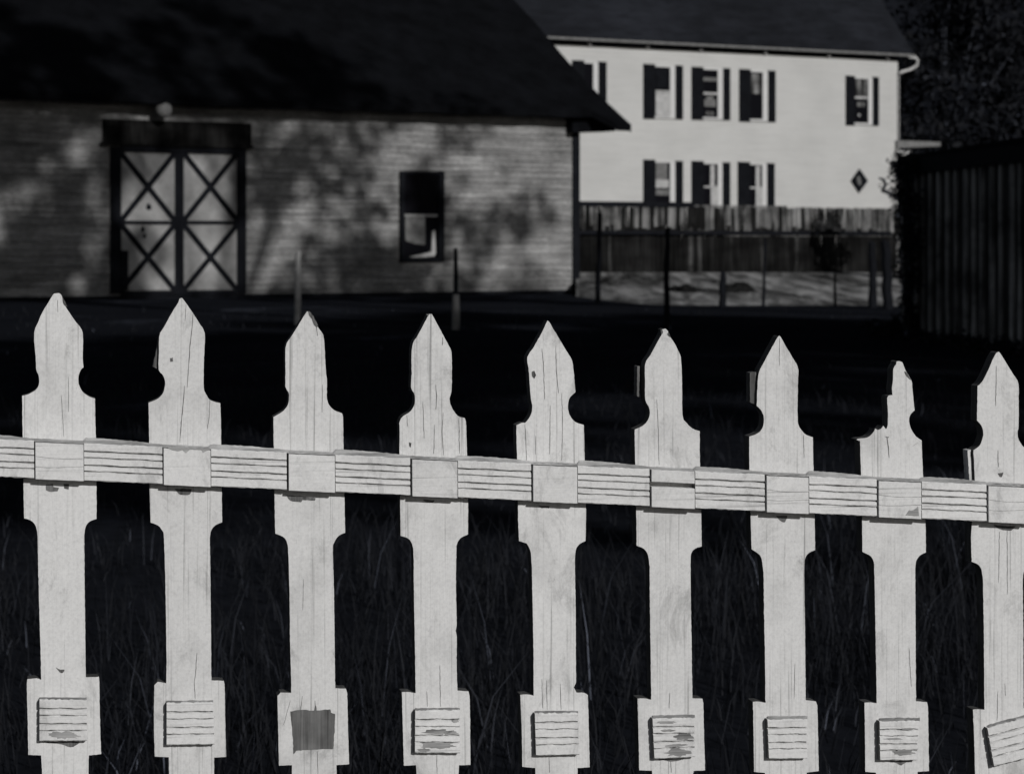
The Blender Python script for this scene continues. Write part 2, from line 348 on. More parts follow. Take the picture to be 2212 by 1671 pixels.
CR = {1: [(1,[(445,620),(449,730),(446,850)],2),(1,[(400,740),(410,900),(416,1010)],2),(1,[(375,120),(378,200)],1.5)],
 2: [(1,[(1262,205),(1250,340),(1240,430),(1228,600),(1224,690)],4),(1,[(1205,680),(1200,760),(1185,900),(1174,1050)],4),(1,[(1370,770),(1364,900),(1355,960)],2.5),(1,[(1215,150),(1208,260)],1.5),(5,[(1285,880),(1278,1000),(1270,1060)],3),(5,[(1268,1060),(1275,1180)],2)],
 3: [(2,[(392,200),(402,270)],3),(2,[(435,590),(432,770)],1.5),(6,[(225,1190),(200,1280),(180,1350)],2),(6,[(305,1160),(290,1250)],2),(6,[(385,1190),(388,1250)],4),(6,[(400,1520),(405,1671)],2),(6,[(310,400),(305,600)],1.5)],
 4: [(2,[(1175,590),(1180,660),(1174,750)],4),(2,[(1090,700),(1095,860),(1098,940)],2.5),(2,[(1165,850),(1160,1040)],3),(2,[(1222,770),(1215,900),(1225,1050)],2.5),(2,[(1325,800),(1328,1040)],3),(2,[(985,790),(990,860)],2),(2,[(1220,280),(1218,330)],3),(6,[(1200,960),(1205,1230)],2.5),(6,[(1115,1130),(1120,1230)],2),(6,[(1180,1540),(1182,1671)],2)],
 5: [(3,[(300,270),(310,380),(318,600)],3),(3,[(390,250),(395,420),(408,560)],3),(3,[(430,560),(435,760),(430,1000)],2.5),(3,[(190,760),(200,1000)],2.5),(3,[(260,840),(258,960)],2),(3,[(355,640),(350,960)],2.5),(7,[(300,1050),(305,1240)],2),(7,[(330,1060),(335,1250)],2),(7,[(420,1080),(425,1250)],2),(7,[(345,1560),(350,1660)],2)],
 6: [(3,[(1050,600),(1060,800),(1065,1030)],2),(7,[(1135,1140),(1130,1240)],2.5),(7,[(1140,1580),(1145,1660)],2)],
 7: [(4,[(285,120),(283,300)],1.5),(4,[(440,750),(445,900)],2),(8,[(385,950),(380,1180)],1.5)],
 8: [(4,[(985,760),(995,830),(1000,900)],4),(4,[(1140,830),(1190,800)],2),(8,[(1130,850),(1145,1100)],2)],
 9: [(4,[(1700,300),(1695,560)],2.5),(4,[(1710,850),(1712,960)],3),(8,[(1720,90),(1715,420)],2),(8,[(1770,60),(1772,500)],2),(8,[(1710,1130),(1705,1320)],2),(8,[(1755,1080),(1760,1160)],2)]}
CHIP = {1: [(1,[(300,1322),(345,1318),(350,1340),(385,1345),(375,1368),(335,1372),(300,1360)]),(1,[(415,1320),(450,1322),(448,1355),(420,1350)]),(5,[(365,975),(395,990),(422,990),(410,1010),(390,1005)]),(1,[(405,90),(418,120),(440,165),(425,158),(412,140)])],
 2: [(1,[(1140,1352),(1252,1353),(1245,1380),(1225,1392),(1180,1390),(1160,1375)]),(1,[(1110,500),(1128,495),(1130,520),(1112,522)])],
 3: [(2,[(195,1308),(300,1318),(390,1330),(385,1345),(305,1340),(295,1355),(225,1345)]),(2,[(340,112),(360,120),(405,200),(400,215),(380,200),(365,160),(345,135)])],
 4: [(2,[(1090,1338),(1165,1342),(1155,1358),(1110,1355)]),(2,[(1110,130),(1135,128),(1125,142)]),(2,[(1000,965),(1015,970),(1010,998),(1002,990)])],
 5: [(3,[(275,1294),(350,1298),(345,1312),(325,1305),(300,1312)]),(3,[(235,420),(250,415),(262,445),(250,468),(236,450)])],
 6: [(3,[(1075,148),(1085,145),(1090,170),(1080,178)]),(3,[(1125,160),(1140,195),(1128,190),(1118,175)])],
 7: [(4,[(260,1276),(335,1276),(320,1318),(300,1315)])],
 8: [(4,[(1100,335),(1118,345),(1142,392),(1128,380),(1108,358)]),(4,[(975,760),(1000,762),(992,770)])],
 9: [(4,[(1680,1338),(1825,1345),(1800,1372),(1745,1370),(1705,1355)]),(4,[(1710,1000),(1745,995),(1735,1025),(1722,1022)])]}
SLIV = {2: [(1,[(1042,350),(1020,450),(997,555),(1012,562),(1036,575)])], 6: [(3,[(922,385),(938,385),(934,585),(920,580)])],
 7: [(4,[(92,345),(131,340),(135,548),(110,545),(90,535)])], 9: [(4,[(1512,850),(1532,845),(1546,1060),(1524,1060)])]}
GRV = [.22, .385, .59, .75]
def reed(mb, a, b2, wf, wb, depth=.004, gw=.045, chips=0):
    """reeded bar: a=(top-left,bottom-left) b2=(top-right,bottom-right) in view px; four V grooves run along it"""
    prof = [(0, -.0012)]; prof += [(.02, 0)]
    for k, g in enumerate(GRV):
        d = depth * (1 if k % 2 == 0 else .7); h = gw * (.55 if k % 2 == 0 else .45)
        prof += [(g - h, 0), (g - h * .2, -d), (g + h * .3, -d), (g + h, -.0004)]
    prof += [(.98, 0), (1, -.0015)]
    n = 22; rows = []; ph = [random.uniform(0, 6) for _ in range(30)]
    for q in range(n):
        u = q / (n - 1); T = Vector(a[0]).lerp(Vector(b2[0]), u); B = Vector(a[1]).lerp(Vector(b2[1]), u)
        row = []
        for k, (p, d) in enumerate(prof):
            j = random.uniform(-.006, .006) + .007 * math.sin(q * .55 + ph[k]) if 0 < k < len(prof) - 1 else random.uniform(-.008, .008)
            c = T.lerp(B, p + j); row.append(FP.pix(c.x, c.y, wf) + FP.n * d)
        row += [row[-1] + FP.n * (wb - wf), row[0] + FP.n * (wb - wf)]
        rows.append(row)
    m2 = len(rows[0]); V = [p for r in rows for p in r]; fs = []
    for q in range(n - 1):
        for k in range(m2):
            k2 = (k + 1) % m2; fs.append((q * m2 + k, q * m2 + k2, (q + 1) * m2 + k2, (q + 1) * m2 + k))
    gm = [2 if (q % m2) in GB else 0 for q in range((n - 1) * m2)] + [2, 2]  # groove bottoms darker; end caps painted dark for side shade
    fs.append(tuple(range(m2))); fs.append(tuple((n - 1) * m2 + k for k in range(m2 - 1, -1, -1)))
    o0 = len(mb.m); mb.add(V, fs, 0); mb.m[o0:] = gm
GB = {3, 7, 11, 15}
def crackpoly(r, pts, wd):
    P = R(r, pts); wd = wd * S / K / 2; L = []; Rr = []; n = len(P)
    D = []
    for i in range(n - 1):
        k = max(2, int((Vector(P[i + 1]) - Vector(P[i])).length / 6))
        for q in range(k): D.append(tuple(Vector(P[i]).lerp(Vector(P[i + 1]), q / k)))
    D.append(P[-1]); n = len(D)
    for i, (x, y) in enumerate(D):
        h = wd * (math.sin(math.pi * min(1, (i + .3) / n)) ** .5) * random.uniform(.5, 1.3) + .15; x += random.gauss(0, .25)
        L.append((x - h, y)); Rr.append((x + h, y))
    return L, Rr
TH = .023
def make_picket(i):
    mb = MB(); FP.prism(mb, smoothline(outline(i)), 0, -TH, 0, 3)
    p = mb.build('picket', [M['fence'], M['bare'], M['crack'], M['edge']], fence)
    p['label'] = PLAB[i]
    # cracks, chips and slivers belong to the board: shallow plates let 0.3 mm proud of the paint, joined in the same mesh
    mb = MB()
    for r, pts, wd in CR.get(i, []):
        L, Q = crackpoly(r, pts, wd * .9)
        for k in range(len(L) - 1):
            q4 = [FP.pix(*c, .0005) for c in (L[k], Q[k], Q[k + 1], L[k + 1])]; mb.add(q4, [(0, 3, 2, 1)], 2)
    for r, pts in CHIP.get(i, []): FP.prism(mb, smoothline(R(r, pts), .4), .0006, -.001, 1)
    for r, pts in SLIV.get(i, []): FP.prism(mb, smoothline(R(r, pts), .3), -.006, -TH, 1 if i != 9 else 0)
    if i == 3:
        FP.prism(mb, smoothline(R(6, [(225,1262),(290,1252),(380,1256),(386,1225),(392,1225),(396,1255),(485,1248),(490,1270),(516,1278),(514,1380),(505,1505),(400,1510),(280,1515),(258,1525),(245,1540),(238,1400)]), .5), .0007, -.001, 1)
    # worn line of bare wood just under the paint edge where the rail meets the board
    me = p.data; base = len(me.vertices)
    org = np.array(root_loc(p)); vs = [list(v.co) for v in me.vertices]; fs = [list(f.vertices) for f in me.polygons]; mi = [f.material_index for f in me.polygons]
    o2 = mesh('worn', mb.v, mb.f, [M['fence'], M['bare'], M['crack']], fence, mi=mb.m) if mb.v else None
    if o2:
        q = [list(v.co) for v in o2.data.vertices]
        vs += q; fs += [[a + base for a in f.vertices] for f in o2.data.polygons]; mi += [f.material_index for f in o2.data.polygons]
        bpy.data.objects.remove(o2)
        nm = bpy.data.meshes.new('picket'); nm.from_pydata(vs, [], fs)
        for mm in me.materials: nm.materials.append(mm)
        nm.polygons.foreach_set('material_index', mi); nm.update(); p.data = nm
    return p
picks = {i: make_picket(i) for i in range(1, 10)}
# small reeded blocks on the lower shoulders: (region, TL, BL, TR, BR of the front face)
BLK = {1: (5, (258,1185),(258,1455),(566,1188),(568,1455)), 2: (5, (1088,1208),(1088,1482),(1392,1205),(1400,1478)),
 4: (6, (1040,1256),(1038,1533),(1330,1254),(1332,1535)), 5: (7, (254,1276),(262,1550),(536,1272),(545,1545)),
 6: (7, (1022,1308),(1035,1572),(1298,1305),(1300,1560)), 7: (8, (206,1316),(216,1572),(466,1312),(466,1570)),
 8: (8, (938,1326),(942,1580),(1200,1324),(1182,1582)), 9: (8, (1642,1372),(1686,1622),(1905,1300),(1960,1552))}
BL2 = {1: 'block with its lower edge splintered', 4: 'block with half its paint peeled', 6: 'block with rough peeling paint', 8: 'block with a splintered lower edge', 9: 'crooked block hanging tilted'}
for i, (r, tl, bl, tr, br) in BLK.items():
    P = R(r, [tl, bl, tr, br]); mb = MB(); t = .0115
    reed(mb, (P[0], P[1]), (P[2], P[3]), t, -.0003, .0042, .05)
    # weathered sloping top edge
    dx = (P[2][0] - P[0][0]) * .01; hgt = 7.5 if i in (6, 7, 8, 9) else 5.5
    n = 14; V = []
    for q in range(n + 1):
        a = Vector(P[0]).lerp(Vector(P[2]), q / n)
        V.append(FP.pix(a.x, a.y + random.uniform(-.2, 1.0), t - .0009)); V.append(FP.pix(a.x, a.y - hgt * random.uniform(.85, 1.1), .0004))
    mb.add(V, [(2 * q, 2 * q + 2, 2 * q + 3, 2 * q + 1) for q in range(n)], 1)
    if i in (1, 4, 6, 8):   # peeled patches on the face
        spots = {1: [(.5, .86, .35, .09)], 4: [(.5, .5, .34, .07), (.8, .52, .17, .05), (.5, .82, .42, .08), (.2, .93, .15, .05), (.9, .25, .08, .04)],
                 6: [(.75, .47, .24, .09), (.55, .68, .3, .04), (.6, .86, .33, .11), (.3, .1, .25, .04), (.35, .3, .2, .03)], 8: [(.6, .8, .33, .08), (.35, .45, .25, .03), (.7, .2, .2, .03)]}[i]
        for (u, v, a, b3) in spots:
            pts = []
            for q in range(26):
                th = 2 * math.pi * q / 26; rr = random.uniform(.65, 1.15)
                uu = min(.985, max(.015, u + a * rr * math.cos(th))); vv = min(.985, max(.03, v + b3 * rr * math.sin(th)))
                T = Vector(P[0]).lerp(Vector(P[2]), uu); B = Vector(P[1]).lerp(Vector(P[3]), uu); c = T.lerp(B, vv); pts.append((c.x, c.y))
            FP.prism(mb, pts, t + .0004, t - .0012, 1)
    o = mb.build('reeded_block', [M['rail'], M['bare_h'], M['bare']], picks[i], bevel=.0004)
    if i in BL2: o['label'] = BL2[i]
# chips in the wood under blocks of pickets 1 and 8
for i, r, pts in ((1, 5, [(270,1462),(400,1475),(440,1490),(480,1492),(520,1465),(480,1456)]), (6, 7, [(1050,1572),(1110,1582),(1150,1588),(1195,1582),(1230,1568)]), (8, 8, [(960,1585),(1030,1592),(1080,1614),(1120,1590),(1175,1583)])):
    mb = MB(); FP.prism(mb, smoothline(R(r, pts), .3), .0006, -.001, 0); o = mb.build('paint_chip', M['bare'], picks[i])
# rail
RT = .0185
topy = lambda x: 948.5 + .0458 * x; boty = lambda x: 1029.5 + .0452 * x
bx = [(-208, -98), (110, 261), (511, 658), (902, 1046.5), (1288, 1429.5), (1666, 1804), (2036, 2171), (2396, 2527), (2746, 2879), (3089, 3215), (3420, 3540), (3745, 3865)]
bx = [(a / K, b3 / K) for a, b3 in bx]; bx[0] = (-215, -110)
lean = lambda x, y: x + (y - topy(x)) * .006
mb = MB(); V = []; X0, X1 = bx[0][1], bx[-1][0]; n = 420
for q in range(n + 1):
    x = X0 + (X1 - X0) * q / n; h = 5.5
    for k in range(len(bx) - 1):
        e0, e1 = bx[k][1], bx[k + 1][0]
        if e0 < x < e1:
            u = (x - e0) / (e1 - e0); h = (12 if k % 2 else 10) * (1 - u) ** 2 + 25 * u * (1 - u) + 5 * u * u
    h += random.uniform(-.6, .6)
    V += [FP.pix(x, topy(x) + random.uniform(.5, 1.2), RT - .0022), FP.pix(x, topy(x) - h * .55, .005), FP.pix(x, topy(x) - h, .0008), FP.pix(x, topy(x) + 3, .0008)]
mb.add(V, [(4 * q + z, 4 * q + 4 + z, 4 * q + 5 + z, 4 * q + 1 + z) for q in range(n) for z in range(3)], 0)
rail = mb.build('top_rail', [M['ridge']], fence)
for k in range(len(bx) - 1):
    x0, x1 = bx[k][1] + 1.2, bx[k + 1][0] - (2.6 if k < 2 else 4.4); mb = MB()
    reed(mb, ((x0, topy(x0)), (lean(x0, boty(x0)), boty(x0))), ((x1, topy(x1)), (lean(x1, boty(x1)), boty(x1))), RT - .0014, .001, .0055, .055)
    mb.build('rail_section', [M['rail'], M['bare_h'], M['bare']], rail)
RBL = {6: 'rail block split into two pieces with a dark gap between', 8: 'rail block with a chipped lower right corner', 2: 'rail block with ragged peeling top edge'}
for k in range(1, len(bx)):
    x0, x1 = bx[k]; mb = MB(); t0 = lambda x: topy(x) + 3.2; b0 = lambda x: boty(x) + 1.5
    def quad(ya, yb, xa=x0, xb=x1):
        pts = []
        for q in range(13): x = xa + (xb - xa) * q / 12; y = ya(x); pts.append((lean(x, y), y + random.uniform(-.35, .35)))
        for q in range(13): x = xb - (xb - xa) * q / 12; y = yb(x); pts.append((lean(x, y), y + random.uniform(-.3, .3)))
        return pts
    if k == 6:
        FP.prism(mb, quad(lambda x: topy(x) + 1, lambda x: topy(x) + 27), RT + .001, .0003, 0)
        FP.prism(mb, quad(lambda x: topy(x) + 37.5, b0), RT + .001, .0003, 0)
    else:
        FP.prism(mb, quad(t0, b0), RT + .001, .0003, 0)
        V = []; n = 14
        for q in range(n + 1):
            x = x0 + (x1 - x0) * q / n
            V.append(FP.pix(x, t0(x) + random.uniform(-.2, 1), RT - .0002)); V.append(FP.pix(x, t0(x) - 6.5 + random.uniform(-.6, .6), .006))
        mb.add(V, [(2 * q, 2 * q + 2, 2 * q + 3, 2 * q + 1) for q in range(n)], 1)
    if k == 8:
        FP.prism(mb, smoothline(R(4, [(1105,1276),(1130,1240),(1160,1240),(1190,1215),(1196,1278)]), .3), RT + .0016, RT - .001, 1)
    if k == 2:
        FP.prism(mb, smoothline(R(1, [(1095,1082),(1370,1088),(1366,1100),(1325,1118),(1310,1098),(1240,1096),(1215,1120),(1190,1098),(1160,1108),(1110,1094)]), .4), RT + .0016, RT - .001, 1)
    for q in range(2 if k in (1, 7, 8, 9) else 0):
        f = .4 + .25 * q; L = []
        for s in range(16):
            x = x0 + (x1 - x0) * s / 15; y = topy(x) + (boty(x) - topy(x)) * f + random.uniform(-.3, .3) + 3 * math.sin(s * .2 + q); L.append((x, y))
        V = [FP.pix(x, y, RT + .0014) for x, y in L] + [FP.pix(x, y + random.uniform(.5, 1.1), RT + .0014) for x, y in L]
        mb.add(V, [(s + 1, s, 16 + s, 17 + s) for s in range(15)], 1)
    o = mb.build('rail_block', [M['rail'], M['bare_h']], rail, bevel=.0006)
    if k in RBL: o['label'] = RBL[k]
# continuation of the fence past the frame (bottom rail below the view, plain pickets either side)
mb = MB()
a0 = FP.sz(-420, 900)[0]; a1 = FP.sz(2900, 900)[0]
mb.hexa([FP.pt(a0, .2, -TH - .04), FP.pt(a1, .2, -TH - .04), FP.pt(a1, .2, -TH), FP.pt(a0, .2, -TH), FP.pt(a0, .28, -TH - .04), FP.pt(a1, .28, -TH - .04), FP.pt(a1, .28, -TH), FP.pt(a0, .28, -TH)])
mb.build('bottom_rail', M['rail'], fence)
for k, (src, n) in enumerate(((4, -5), (5, 5), (4, 7))):
    p = picks[src].copy(); COL.objects.link(p); p.parent = fence
    pitch = (FP.sz(930, 1000)[0] - FP.sz(662, 1000)[0]); p.location = FP.d * (pitch * n) - Vector((0, 0, pitch * n * .066))
    p['label'] = ['plain picket beyond the left edge of the photo', 'picket just past the crooked block', 'picket far past the right edge of the photo'][k]

# ------------------------------------------------------------------ barn
BP = Plane(0, 51.5, 1240, 60.0)
def clap(P, mb, a0, a1, z0, z1, step, lap=.02, w=0, m=0):
    z = z0
    while z < z1 - .01:
        zt = min(z + step, z1); j = random.uniform(-.003, .003)
        q = [P.pt(a0, z, w), P.pt(a1, z, w), P.pt(a1, z, w + lap + j), P.pt(a0, z, w + lap + j), P.pt(a0, zt, w), P.pt(a1, zt, w)]
        mb.add(q, [(0, 3, 2, 1)[::-1], (3, 2, 5, 4)], m); z = zt
ZE = 4.52; AL = -9.0; AR = BP.L
barn = empty('barn', BP.pt(AR / 2, 0), 'old weathered clapboard barn with a dark roof behind the picket fence', 'barn')
mb = MB(); clap(BP, mb, AL, AR, .04, ZE, .135, .022); DB = 11.0
BP.box(mb, AL, AR, 0, ZE + .2, -DB, -.02)
zr = ZE + DB / 2 * .64
for a in (AL + .01, AR - .01):   # gable triangles
    mb.add([BP.pt(a, ZE + .2, -.02), BP.pt(a, ZE + .2, -DB), BP.pt(a, zr, -DB / 2)], [(0, 1, 2), (2, 1, 0)])
mb.build('wall', M['siding'], barn)
# roof: shingle courses, slightly sagging, run past the right corner
EXT = .5; tip = BP.sz(1363, 277, .55 + EXT)[0]
mb = MB(); nS, nA = 34, 60; run = DB / 2 + .55; a0, a1 = AL - .6, tip
zeave = BP.sz(1240, 243, .55)[1]
V = []
for j in range(nS + 1):
    u = j / nS
    for i in range(nA + 1):
        a = a0 + (a1 - a0) * i / nA
        ext = EXT * smooth(AR + .15, AR + .5, a) * (1 - u)
        sag = (-.05 * math.sin(math.pi * i / nA) - .03 * math.sin(i * 1.7 + j * .35) * .5) * (i < nA) - .12 * math.sin(math.pi * min(1, u * 1.6)) * (i / nA) ** 6
        V.append(BP.pt(a, zeave + .05 + (u * run - ext) * .68 + sag, .55 + ext - u * run + random.uniform(-.006, .006)))
fs = []
for j in range(nS):
    for i in range(nA): q = j * (nA + 1) + i; fs.append((q, q + 1, q + nA + 2, q + nA + 1))
mb.add(V, fs)
nb = len(V); V2 = [p - Vector((0, 0, .16)) for p in V[:nA + 1]]
mb.add(V[:nA + 1] + V2, [(i + 1, i, nA + 1 + i, nA + 2 + i) for i in range(nA)])
mb.add([p - Vector((0, 0, .16)) for p in V], [tuple(reversed(f)) for f in fs])
rk = [V[j * (nA + 1) + nA] for j in range(nS + 1)]
mb.add(rk + [p - Vector((0, 0, .2)) for p in rk], [(j, j + 1, nS + 2 + j, nS + 1 + j) for j in range(nS)])
# rear slope
rz = V[nS * (nA + 1)].z
mb.add([BP.pt(a0, rz, .55 - run), BP.pt(a1, rz, .55 - run), BP.pt(a1, zeave, -DB - .55), BP.pt(a0, zeave, -DB - .55)], [(0, 1, 2, 3)])
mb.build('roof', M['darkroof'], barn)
# boxed soffit under the overhanging corner
mb = MB(); BP.prism(mb, [(1236, 245), (1330, 250), (1360, 273), (1336, 277), (1326, 284), (1250, 286), (1236, 286)], .3, -.3)
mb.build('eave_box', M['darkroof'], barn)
mb = MB(); BP.pbox(mb, 1237, 235, 1252, 640, -.02, .05); mb.build('corner_board', M['black'], barn)
mb = MB(); a, _, z0, z1 = BP.rect(-300, 641, 1240, 655); BP.box(mb, AL, AR, 0, .08, .0, .03); mb.build('sill_board', M['black'], barn)
# big double door with cross bracing
mb = MB(); BP.pbox(mb, 224, 262, 543, 317, 0, .09); BP.pbox(mb, 218, 311, 548, 317, .09, .14); mb.build('door_hood', M['plank_lo'], barn)
mb = MB()
for r in ((240, 317, 262, 634), (513, 317, 532, 634), (262, 317, 513, 331), (262, 627, 513, 637)): BP.pbox(mb, *r, 0, .08)
mb.build('door_frame', M['black'], barn)
for k, (x0, x1) in enumerate(((262, 388), (388, 513))):
    mb = MB(); BP.pbox(mb, x0, 331, x1, 627, .0, .035); dl = mb.build('door_leaf', M['panel'], barn)
    if k == 0: dl['label'] = 'left door leaf with dark knot holes'
    mb = MB()
    L, Rr = (x0, x0 + 0) if k == 0 else (x0, x0 + 9); xa = x0 + (9 if k else 0); xb = x1 - (10 if k == 0 else 0)
    if k == 0: BP.pbox(mb, 378, 331, 387.5, 627, .035, .06)
    else: BP.pbox(mb, 388.5, 331, 397, 627, .035, .06)
    BP.pbox(mb, x0 + (0 if k == 0 else 9), 477, x1 - (10 if k == 0 else 0), 485, .035, .058)
    for (ya, yb) in ((331, 477), (485, 627)):
        for s in (0, 1):
            (p, q) = ((xa, ya), (xb, yb)) if s == 0 else ((xa, yb), (xb, ya))
            A = BP.pix(*p, .056 + .003 * s); B = BP.pix(*q, .056 + .003 * s); dd = (B - A).normalized(); sd2 = dd.cross(BP.n) * .062
            o = BP.n * -.02
            mb.hexa([A - sd2 + o, B - sd2 + o, B + sd2 + o, A + sd2 + o, A - sd2, B - sd2, B + sd2, A + sd2])
    mb.build('cross_brace', M['black'], dl)
mb = MB(); BP.pbox(mb, 262, 541, 277, 627, .06, .12)
for q in range(1): pass
mb.build('door_latch_board', M['black'], barn)
for (x, y, r) in ((321, 447, 6), (308, 495, 5), (312, 510, 4)):
    mb = MB(); BP.prism(mb, [(x + r * math.cos(q * .7) * random.uniform(.7, 1.2), y + 1.3 * r * math.sin(q * .7)) for q in range(9)], .04, .03)
    mb.build('knot_hole', M['black'], barn)
# pale globe standing in for a round sun fleck under the eave
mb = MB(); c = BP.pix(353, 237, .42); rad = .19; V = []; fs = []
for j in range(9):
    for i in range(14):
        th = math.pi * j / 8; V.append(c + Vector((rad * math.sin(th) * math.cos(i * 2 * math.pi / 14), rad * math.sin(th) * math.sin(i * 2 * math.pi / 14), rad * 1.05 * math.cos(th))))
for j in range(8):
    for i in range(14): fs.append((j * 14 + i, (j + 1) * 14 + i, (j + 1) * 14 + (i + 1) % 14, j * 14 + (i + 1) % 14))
mb.add(V, fs); lg = mb.build('sun_fleck_globe', M['curtain_grey'], barn, smooth=True); lg['label'] = 'pale round globe standing in for a sun fleck under the eave above the door'
mb = MB(); mb.tube([c + Vector((0, 0, .15)), c + Vector((0, 0, .24)), c - BP.n * .42 + Vector((0, 0, .26))], [.03, .025, .025]); mb.build('fleck_globe_bracket', M['black'], lg)  # invented bracket holding the fleck globe
# barn window
mb = MB()
for r in ((865, 370, 874, 566), (948, 370, 960, 566), (874, 370, 948, 378), (874, 557, 948, 566)): BP.pbox(mb, *r, 0, .09)
bw = mb.build('window', M['black'], barn)
mb = MB(); BP.pbox(mb, 874, 378, 948, 557, 0, .03); mb.build('pane', M['glass'], bw)
mb = MB(); BP.pbox(mb, 874, 463, 945, 468, .03, .06); mb.build('sash_rail', M['pale_wood'], bw)
mb = MB(); BP.prism(mb, [(875, 468), (918, 468), (918, 529), (897, 527), (876, 520)], .045, .032); mb.build('curtain', M['curtain_grey'], bw)
mb = MB(); BP.prism(mb, [(885, 555), (915, 548), (932, 544), (934, 500), (939, 498), (941, 548), (938, 553), (915, 556)], .06, .032); mb.build('sash_edge', M['curtain'], bw)

# ------------------------------------------------------------------ farmhouse
HP = Plane(1205, 75.0, 1938, 81.6)
hb0 = HP.pt(HP.L / 2, 0)
house = empty('farmhouse', hb0, 'white two storey clapboard farmhouse with dark shutters behind the barn', 'house')
ZH = HP.sz(1571, 110, 0)[1]; HA0 = -3.0; HA1 = HP.L; HD = 9.0
mb = MB(); clap(HP, mb, HA0, HA1, .3, ZH, .13, .012); HP.box(mb, HA0, HA1, 0, ZH, -HD, -.02)
sl = 1.12; zr = ZH + HD / 2 * sl
for a in (HA0 + .01, HA1 - .01): mb.add([HP.pt(a, ZH, -.02), HP.pt(a, ZH, -HD), HP.pt(a, zr, -HD / 2)], [(0, 1, 2), (2, 1, 0)])
mb.build('wall', M['house'], house)
ov = .3; zev = HP.sz(1571, 99, ov)[1]; aR = HP.sz(1974, 125, ov)[0]; aL = HA0 - .4
mb = MB(); nS, nA = 30, 20; run = HD / 2 + ov; V = []
for j in range(nS + 1):
    for i in range(nA + 1):
        u = j / nS; V.append(HP.pt(aL + (aR - aL) * i / nA, zev + .03 + u * run * sl + random.uniform(-.008, .008), ov - u * run))
fs = [(j * (nA + 1) + i, j * (nA + 1) + i + 1, (j + 1) * (nA + 1) + i + 1, (j + 1) * (nA + 1) + i) for j in range(nS) for i in range(nA)]
mb.add(V, fs); mb.add([p - Vector((0, 0, .14)) for p in V], [tuple(reversed(f)) for f in fs])
rk = [V[j * (nA + 1) + nA] for j in range(nS + 1)]
mb.add(rk + [p - Vector((0, 0, .14)) for p in rk], [(j, j + 1, nS + 2 + j, nS + 1 + j) for j in range(nS)])
zt2 = V[-1].z; mb.add([HP.pt(aL, zt2, ov - run), HP.pt(aR, zt2, ov - run), HP.pt(aR, zev, -HD - ov), HP.pt(aL, zev, -HD - ov)], [(0, 1, 2, 3)])
mb.build('roof', M['shingle'], house)
# gutter along the eave with brackets, and the white bent downspout at the right end
mb = MB(); HP.box(mb, aL, aR, zev - .075, zev + .01, ov - .02, ov + .08); gut = mb.build('gutter', M['grey_trim'], house, bevel=.02)
mb = MB(); HP.box(mb, HA0, HA1 + .01, zev - .19, zev - .08, .015, .06); mb.build('eave_shadow_strip', M['shutter'], house)  # black strip painting the eave's shadow onto the wall
for px in (1281, 1406, 1521, 1661, 1798, 1925, 1447 - 300):
    if px < 1200: continue
    mb = MB(); a = HP.sz(px, 105, .3)[0]; HP.box(mb, a - .05, a + .05, zev - .2, zev - .1, .02, .13); mb.build('bracket', M['white_trim'], gut)
mb = MB(); g0 = ov + .03
mb.tube([HP.pix(x, y, w2) for x, y, w2 in ((1962, 123, ov), (1976, 125, ov), (1981, 131, ov - .02), (1980, 142, ov - .05), (1966, 150, ov - .2), (1948, 156, .12), (1941, 160, .08))], .055, 8)
mb.tube([HP.pix(1941, 158, .08), HP.pt(HP.sz(1941, 160, .08)[0], .3, .08)], .012, 6)
mb.build('downspout', M['white_trim'], house, smooth=True)
# windows; each: shutters, casing, panes, curtain patches
def house_window(xl, xs, xr, xt, xR, yt, yb, sy, patches, lab=None, cut=0):
    """xl-xs left shutter, xs-xr pane, xr-xt white casing, xt-xR right shutter"""
    dy = 4
    mb = MB(); HP.pbox(mb, xr, yt + dy, xt, yb - 1, 0, .05); HP.pbox(mb, xs - 1, yb - 5, xt, yb - 1, 0, .07); HP.pbox(mb, xs - 1, yt + dy, xr, yt + dy + 2.5, 0, .045)
    wn = mb.build('window', M['white_trim'], house)
    if lab: wn['label'] = lab
    mb = MB(); HP.pbox(mb, xs - 2, yt + dy + 2, xr, yb - 5, 0, .025); mb.build('pane', M['glass'], wn)
    for a, b3 in ((xl, xs), (xt, xR)):
        mb = MB(); t = 0 if a == xl else 3
        HP.pbox(mb, a, yt + t, b3, yb + t * .3, .012, .05)
        a0, a1, z0, z1 = HP.rect(a, yt + t, b3, yb, .05); n = 26
        for q in range(n):
            z = z0 + (z1 - z0) * (q + .5) / n; HP.box(mb, a0 + .05, a1 - .05, z - .018, z + .012, .05, .062)
        mb.build('shutter', M['shutter'], wn)
    for (x0, y0, x1, y1, mt) in patches:
        mb = MB(); HP.pbox(mb, x0, y0, x1, y1, .026, .034); nm = 'sash_rail' if y1 - y0 < 9 and mt == 'white_trim' else 'curtain'; mb.build(nm, M['curtain' if mt == 'white_trim' else mt], wn)
    return wn
house_window(1236, 1262, 1281, 1292, 1310, 131, 228, 190, [], 'upper window half hidden by the barn roof')
house_window(1390, 1415, 1447, 1458, 1475, 139, 257, 195, [(1417, 147, 1441, 190, 'shutter'), (1416, 196, 1447, 200, 'white_trim'), (1416, 201, 1447, 251, 'curtain')], 'upper window with its lower half closed by a pale blind')
house_window(1494, 1519, 1550, 1561, 1577, 145, 259, 200, [(1519, 168, 1549, 176, 'curtain_grey'), (1517, 200, 1549, 205, 'white_trim'), (1521, 215, 1546, 231, 'curtain_grey'), (1526, 208, 1540, 216, 'curtain_grey'), (1525, 241, 1541, 250, 'plank_hi')], 'upper window with pale folded curtains')
